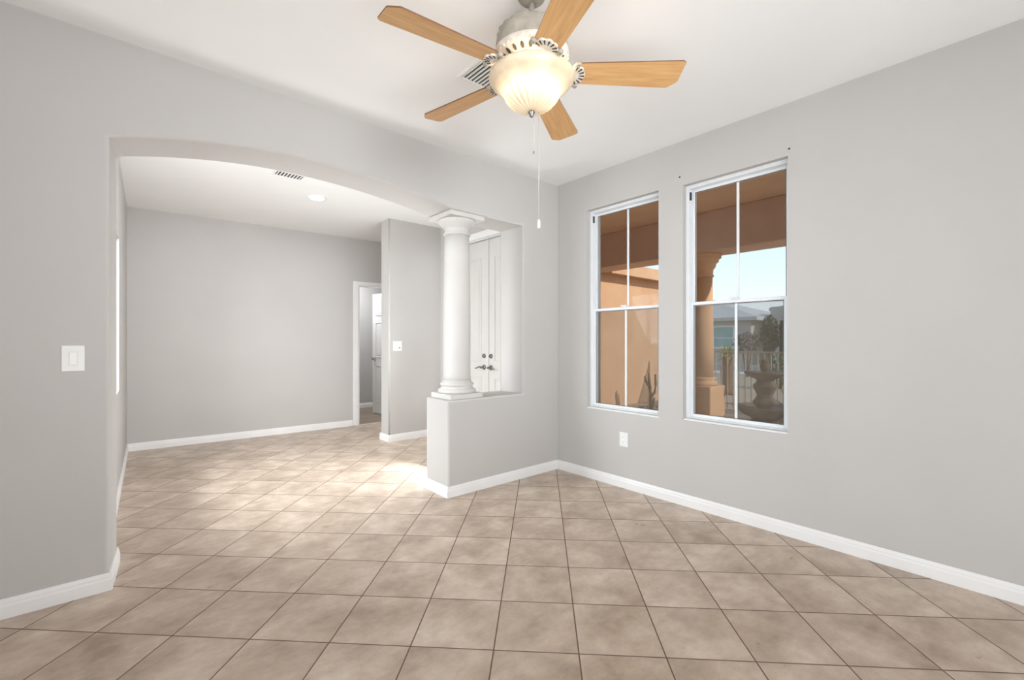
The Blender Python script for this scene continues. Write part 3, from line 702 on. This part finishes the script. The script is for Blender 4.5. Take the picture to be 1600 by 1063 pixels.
# dry cactus before the side wall
dc = thing('dry_cactus', 'small dried branching cactus standing against the peach side wall', 'cactus', (4.15, 1.55, 0))
dcl = [[(0, 0, 0), (.0, 0, .25), (-.02, 0, .38), (-.10, .0, .52), (-.11, 0, .60)], [(-.02, 0, .36), (-.03, 0, .50), (-.04, 0, .66)], [(.0, 0, .22), (.07, 0, .30), (.09, 0, .44), (.08, 0, .63)], [(.02, .02, 0), (.06, .02, .14), (.07, .02, .2)]]
for L in dcl:
    bm = new(); tube(bm, L, [.034]+[.026]*(len(L)-2)+[.016], 8); bmesh.ops.transform(bm, matrix=Matrix.Rotation(-.7, 4, 'Z'), verts=bm.verts[:]); obj('stalk', bm, M['cactus'], dc)
rnd = random.Random(4)
bm0 = None; used = []
for k in range(26):
    for _ in range(400):
        a_ = rnd.uniform(0, 6.28); rr = rnd.uniform(.19, .42); s = rnd.uniform(.022, .042); p_ = (rr*math.cos(a_), rr*math.sin(a_)*.85)
        if all((p_[0]-q_[0])**2+(p_[1]-q_[1])**2 > (1.5*s+1.5*q_[2])**2 for q_ in used): break
    used.append((*p_, s))
    if bm0 is None:
        bm = new(); bmesh.ops.create_icosphere(bm, subdivisions=2, radius=1)
        for v in bm.verts: v.co *= 1+.16*math.sin(v.co.x*5+v.co.y*3)*math.cos(v.co.z*4)
        for f in bm.faces: f.smooth = True
        bm0 = obj('rock', bm, M['rock']); o = bm0
    else: o = bm0.copy(); COL.objects.link(o)
    o.location = (4.15+p_[0], 1.55+p_[1], s*.45-.01); o.scale = (s*1.2, s, s*.7); o.rotation_euler = (0, 0, a_)
    tag(o, 'small brown rock at the foot of the dried cactus', 'rock', 'rocks round the dried cactus')

# neighbouring houses across the street
def hip_roof(bm, x0, x1, y0, y1, z, h, ov=.6):
    x0 -= ov; x1 += ov; y0 -= ov; y1 += ov; m_ = (x1-x0)/2
    a_, b_, c_, d_ = [bm.verts.new(p) for p in ((x0, y0, z), (x1, y0, z), (x1, y1, z), (x0, y1, z))]
    e_, f_ = bm.verts.new(((x0+x1)/2, y0+m_, z+h)), bm.verts.new(((x0+x1)/2, y1-m_, z+h))
    for q in ((a_, b_, e_), (b_, c_, f_, e_), (c_, d_, f_), (d_, a_, e_, f_), (d_, c_, b_, a_)): bm.faces.new(q)
    lo = [bm.verts.new(p) for p in ((x0, y0, z-.18), (x1, y0, z-.18), (x1, y1, z-.18), (x0, y1, z-.18))]; up = [a_, b_, c_, d_]
    for i in range(4): bm.faces.new((up[i], lo[i], lo[(i+1) % 4], up[(i+1) % 4]))
    bm.faces.new(lo)
ha = thing('neighbor_house', 'tan single storey house with a teal shaded window across the street', 'house', (22, 6.6, 0))
bm = new(); box(bm, 0, 9, 0, 10, 0, 2.45); obj('wall', bm, M['house_a'], ha)
bm = new(); hip_roof(bm, 0, 9, 0, 10, 2.55, 1.6, .45); obj('roof', bm, M['roof'], ha)
wf = new(); 
for b_ in ((-.05, 0, .85, .93, .85, 2.12), (-.05, 0, 1.97, 2.05, .85, 2.12), (-.05, 0, .93, 1.97, .85, .93), (-.05, 0, .93, 1.97, 2.04, 2.12), (-.04, 0, .93, 1.97, 1.42, 1.46)): box(wf, *b_)
wo = obj('window', wf, M['white'], ha)
bm = new(); box(bm, -.02, -.005, .93, 1.97, .93, 2.04); obj('pane', bm, M['teal'], wo)
bm = new(); box(bm, -.08, 0, -.02, .5, 0, 2.45); obj('corner_trim', bm, M['house_b'], ha)
hb = thing('neighbor_house', 'grey stucco house with a columned porch and low gabled roof across the street', 'house', (25, -7.5, 0))
bm = new(); box(bm, 0, 9, 0, 13.6, 0, 3.1); obj('wall', bm, M['house_b'], hb)
bm = new(); hip_roof(bm, 0, 9, 0, 13.6, 3.15, 1.3, .5); obj('roof', bm, M['roof'], hb)
bm = new(); box(bm, -2.0, 0, 9.6, 13.5, 2.35, 3.1); obj('porch_lintel', bm, M['house_a'], hb)
bm = new(); box(bm, -.03, 0, 10.2, 13.0, 0, 2.3); obj('porch_shade_panel', bm, M['dark'], hb)  # flat dark panel on the wall, painted as the shade inside the porch
for y in (9.8, 11.1, 12.4, 13.3):
    bm = new(); lathe(bm, [(.2, 0), (.2, .15), (.15, .2), (.13, 2.15), (.2, 2.22), (.2, 2.35)], 16, cx=-1.75, cy=y); obj('porch_post', bm, M['white'], hb)
bm = new(); box(bm, 3, 3.9, 6.5, 7.6, 3.4, 4.9); obj('chimney', bm, M['house_a'], hb)

# ------------------------------------------------------------------ light
def area(name, loc, target, sx_, sy_, power, color=(1, 1, 1)):
    l = bpy.data.lights.new(name, 'AREA'); l.shape = 'RECTANGLE'; l.size = sx_; l.size_y = sy_; l.energy = power; l.color = color
    o = bpy.data.objects.new(name, l); COL.objects.link(o); o.location = loc
    o.rotation_euler = (Vector(target)-Vector(loc)).to_track_quat('-Z', 'Y').to_euler(); return o
CW = (.93, .965, 1.0)
def spread(o, deg): o.data.spread = math.radians(deg)
CW = (.93, .965, 1.0)
area('ceiling_fill', (-3.0, -3.9, 0.12), (-1.7, -1.9, 2.74), 3.0, 1.8, 138, CW)  # added fill lamp low behind the camera, brightens the ceiling
spread(area('right_wall_fill', (-4.9, -1.9, 1.5), (0, -1.3, 1.1), 1.4, 1.2, 9, (.80, .92, 1.0)), 70)  # added fill lamp outside the view, lifts the right wall; no window here
spread(area('arch_wall_fill', (-2.3, -5.0, 2.0), (-1.3, 0, 1.9), 1.6, 1.0, 16, CW), 60)  # flash-like fill added behind the camera for the arched wall, not a window
area('far_room_window_light', (-4.1, 1.15, 1.7), (-2.4, .9, 0), 1.4, 1.4, 158, CW)
spread(area('far_wall_fill', (-2.6, .50, 2.60), (-2.2, 3.5, 1.0), 1.4, .3, 14, CW), 130)  # added lamp hidden behind the arch header to brighten the far wall
area('arch_jamb_fill', (-.75, .72, .30), (-3.2, .55, 1.7), .7, .5, 30, CW)  # added lamp out of sight behind the half wall, lifts jamb and soffit
area('hallway_fill', (-.4, 4.4, 2.45), (-.2, 4.4, 0), .8, .8, 34, CW)  # unseen fill lamp added to lighten the hallway
def point(name, loc, power, color, rad):
    l = bpy.data.lights.new(name, 'POINT'); l.energy = power; l.color = color; l.shadow_soft_size = rad
    o = bpy.data.objects.new(name, l); COL.objects.link(o); o.location = loc; return o
for k in range(3):
    a_ = 2*PI*k/3+.5
    point('fan_bulb', (FX+.09*math.cos(a_), FY+.09*math.sin(a_), H-.385), .9, (1, .90, .74), .02)
s = bpy.data.lights.new('sun', 'SUN'); s.energy = 3.3; s.angle = .02; s.color = (1, .95, .86)
so = bpy.data.objects.new('sun', s); COL.objects.link(so); so.rotation_euler = Vector((-.28, .85, -.55)).to_track_quat('-Z', 'Y').to_euler()

w = bpy.data.worlds.new('World'); bpy.context.scene.world = w; w.use_nodes = True; nt = w.node_tree; nt.nodes.clear()
o = nt.nodes.new('ShaderNodeOutputWorld'); bg = nt.nodes.new('ShaderNodeBackground'); tcn = nt.nodes.new('ShaderNodeTexCoord'); sp = nt.nodes.new('ShaderNodeSeparateXYZ'); rp = nt.nodes.new('ShaderNodeValToRGB')
nt.links.new(tcn.outputs['Generated'], sp.inputs[0]); nt.links.new(sp.outputs[2], rp.inputs[0]); nt.links.new(rp.outputs[0], bg.inputs[0]); nt.links.new(bg.outputs[0], o.inputs[0])
rp.color_ramp.elements[0].position = 0.0; rp.color_ramp.elements[0].color = lin((244, 250, 252))
rp.color_ramp.elements[1].position = .6; rp.color_ramp.elements[1].color = lin((130, 178, 226))
e1 = rp.color_ramp.elements.new(.16); e1.color = lin((216, 236, 250)); bg.inputs[1].default_value = 1.35

# ------------------------------------------------------------------ camera
cam = bpy.data.cameras.new('camera'); cam.sensor_fit = 'HORIZONTAL'; cam.sensor_width = 36; cam.lens = 36*696.4/1600
cam.shift_y = (534.18-531.5)/1600; cam.clip_start = .05
co = bpy.data.objects.new('camera', cam); COL.objects.link(co); co.location = CAMP; co.rotation_euler = (PI/2, 0, -YAW)
sc = bpy.context.scene; sc.camera = co
sc.view_settings.view_transform = 'Standard'; sc.view_settings.look = 'None'; sc.view_settings.exposure = 0.0
sc.cycles.max_bounces = 10; sc.cycles.diffuse_bounces = 6; sc.cycles.transparent_max_bounces = 12; sc.cycles.use_denoising = True
sc.cycles.sample_clamp_indirect = 6
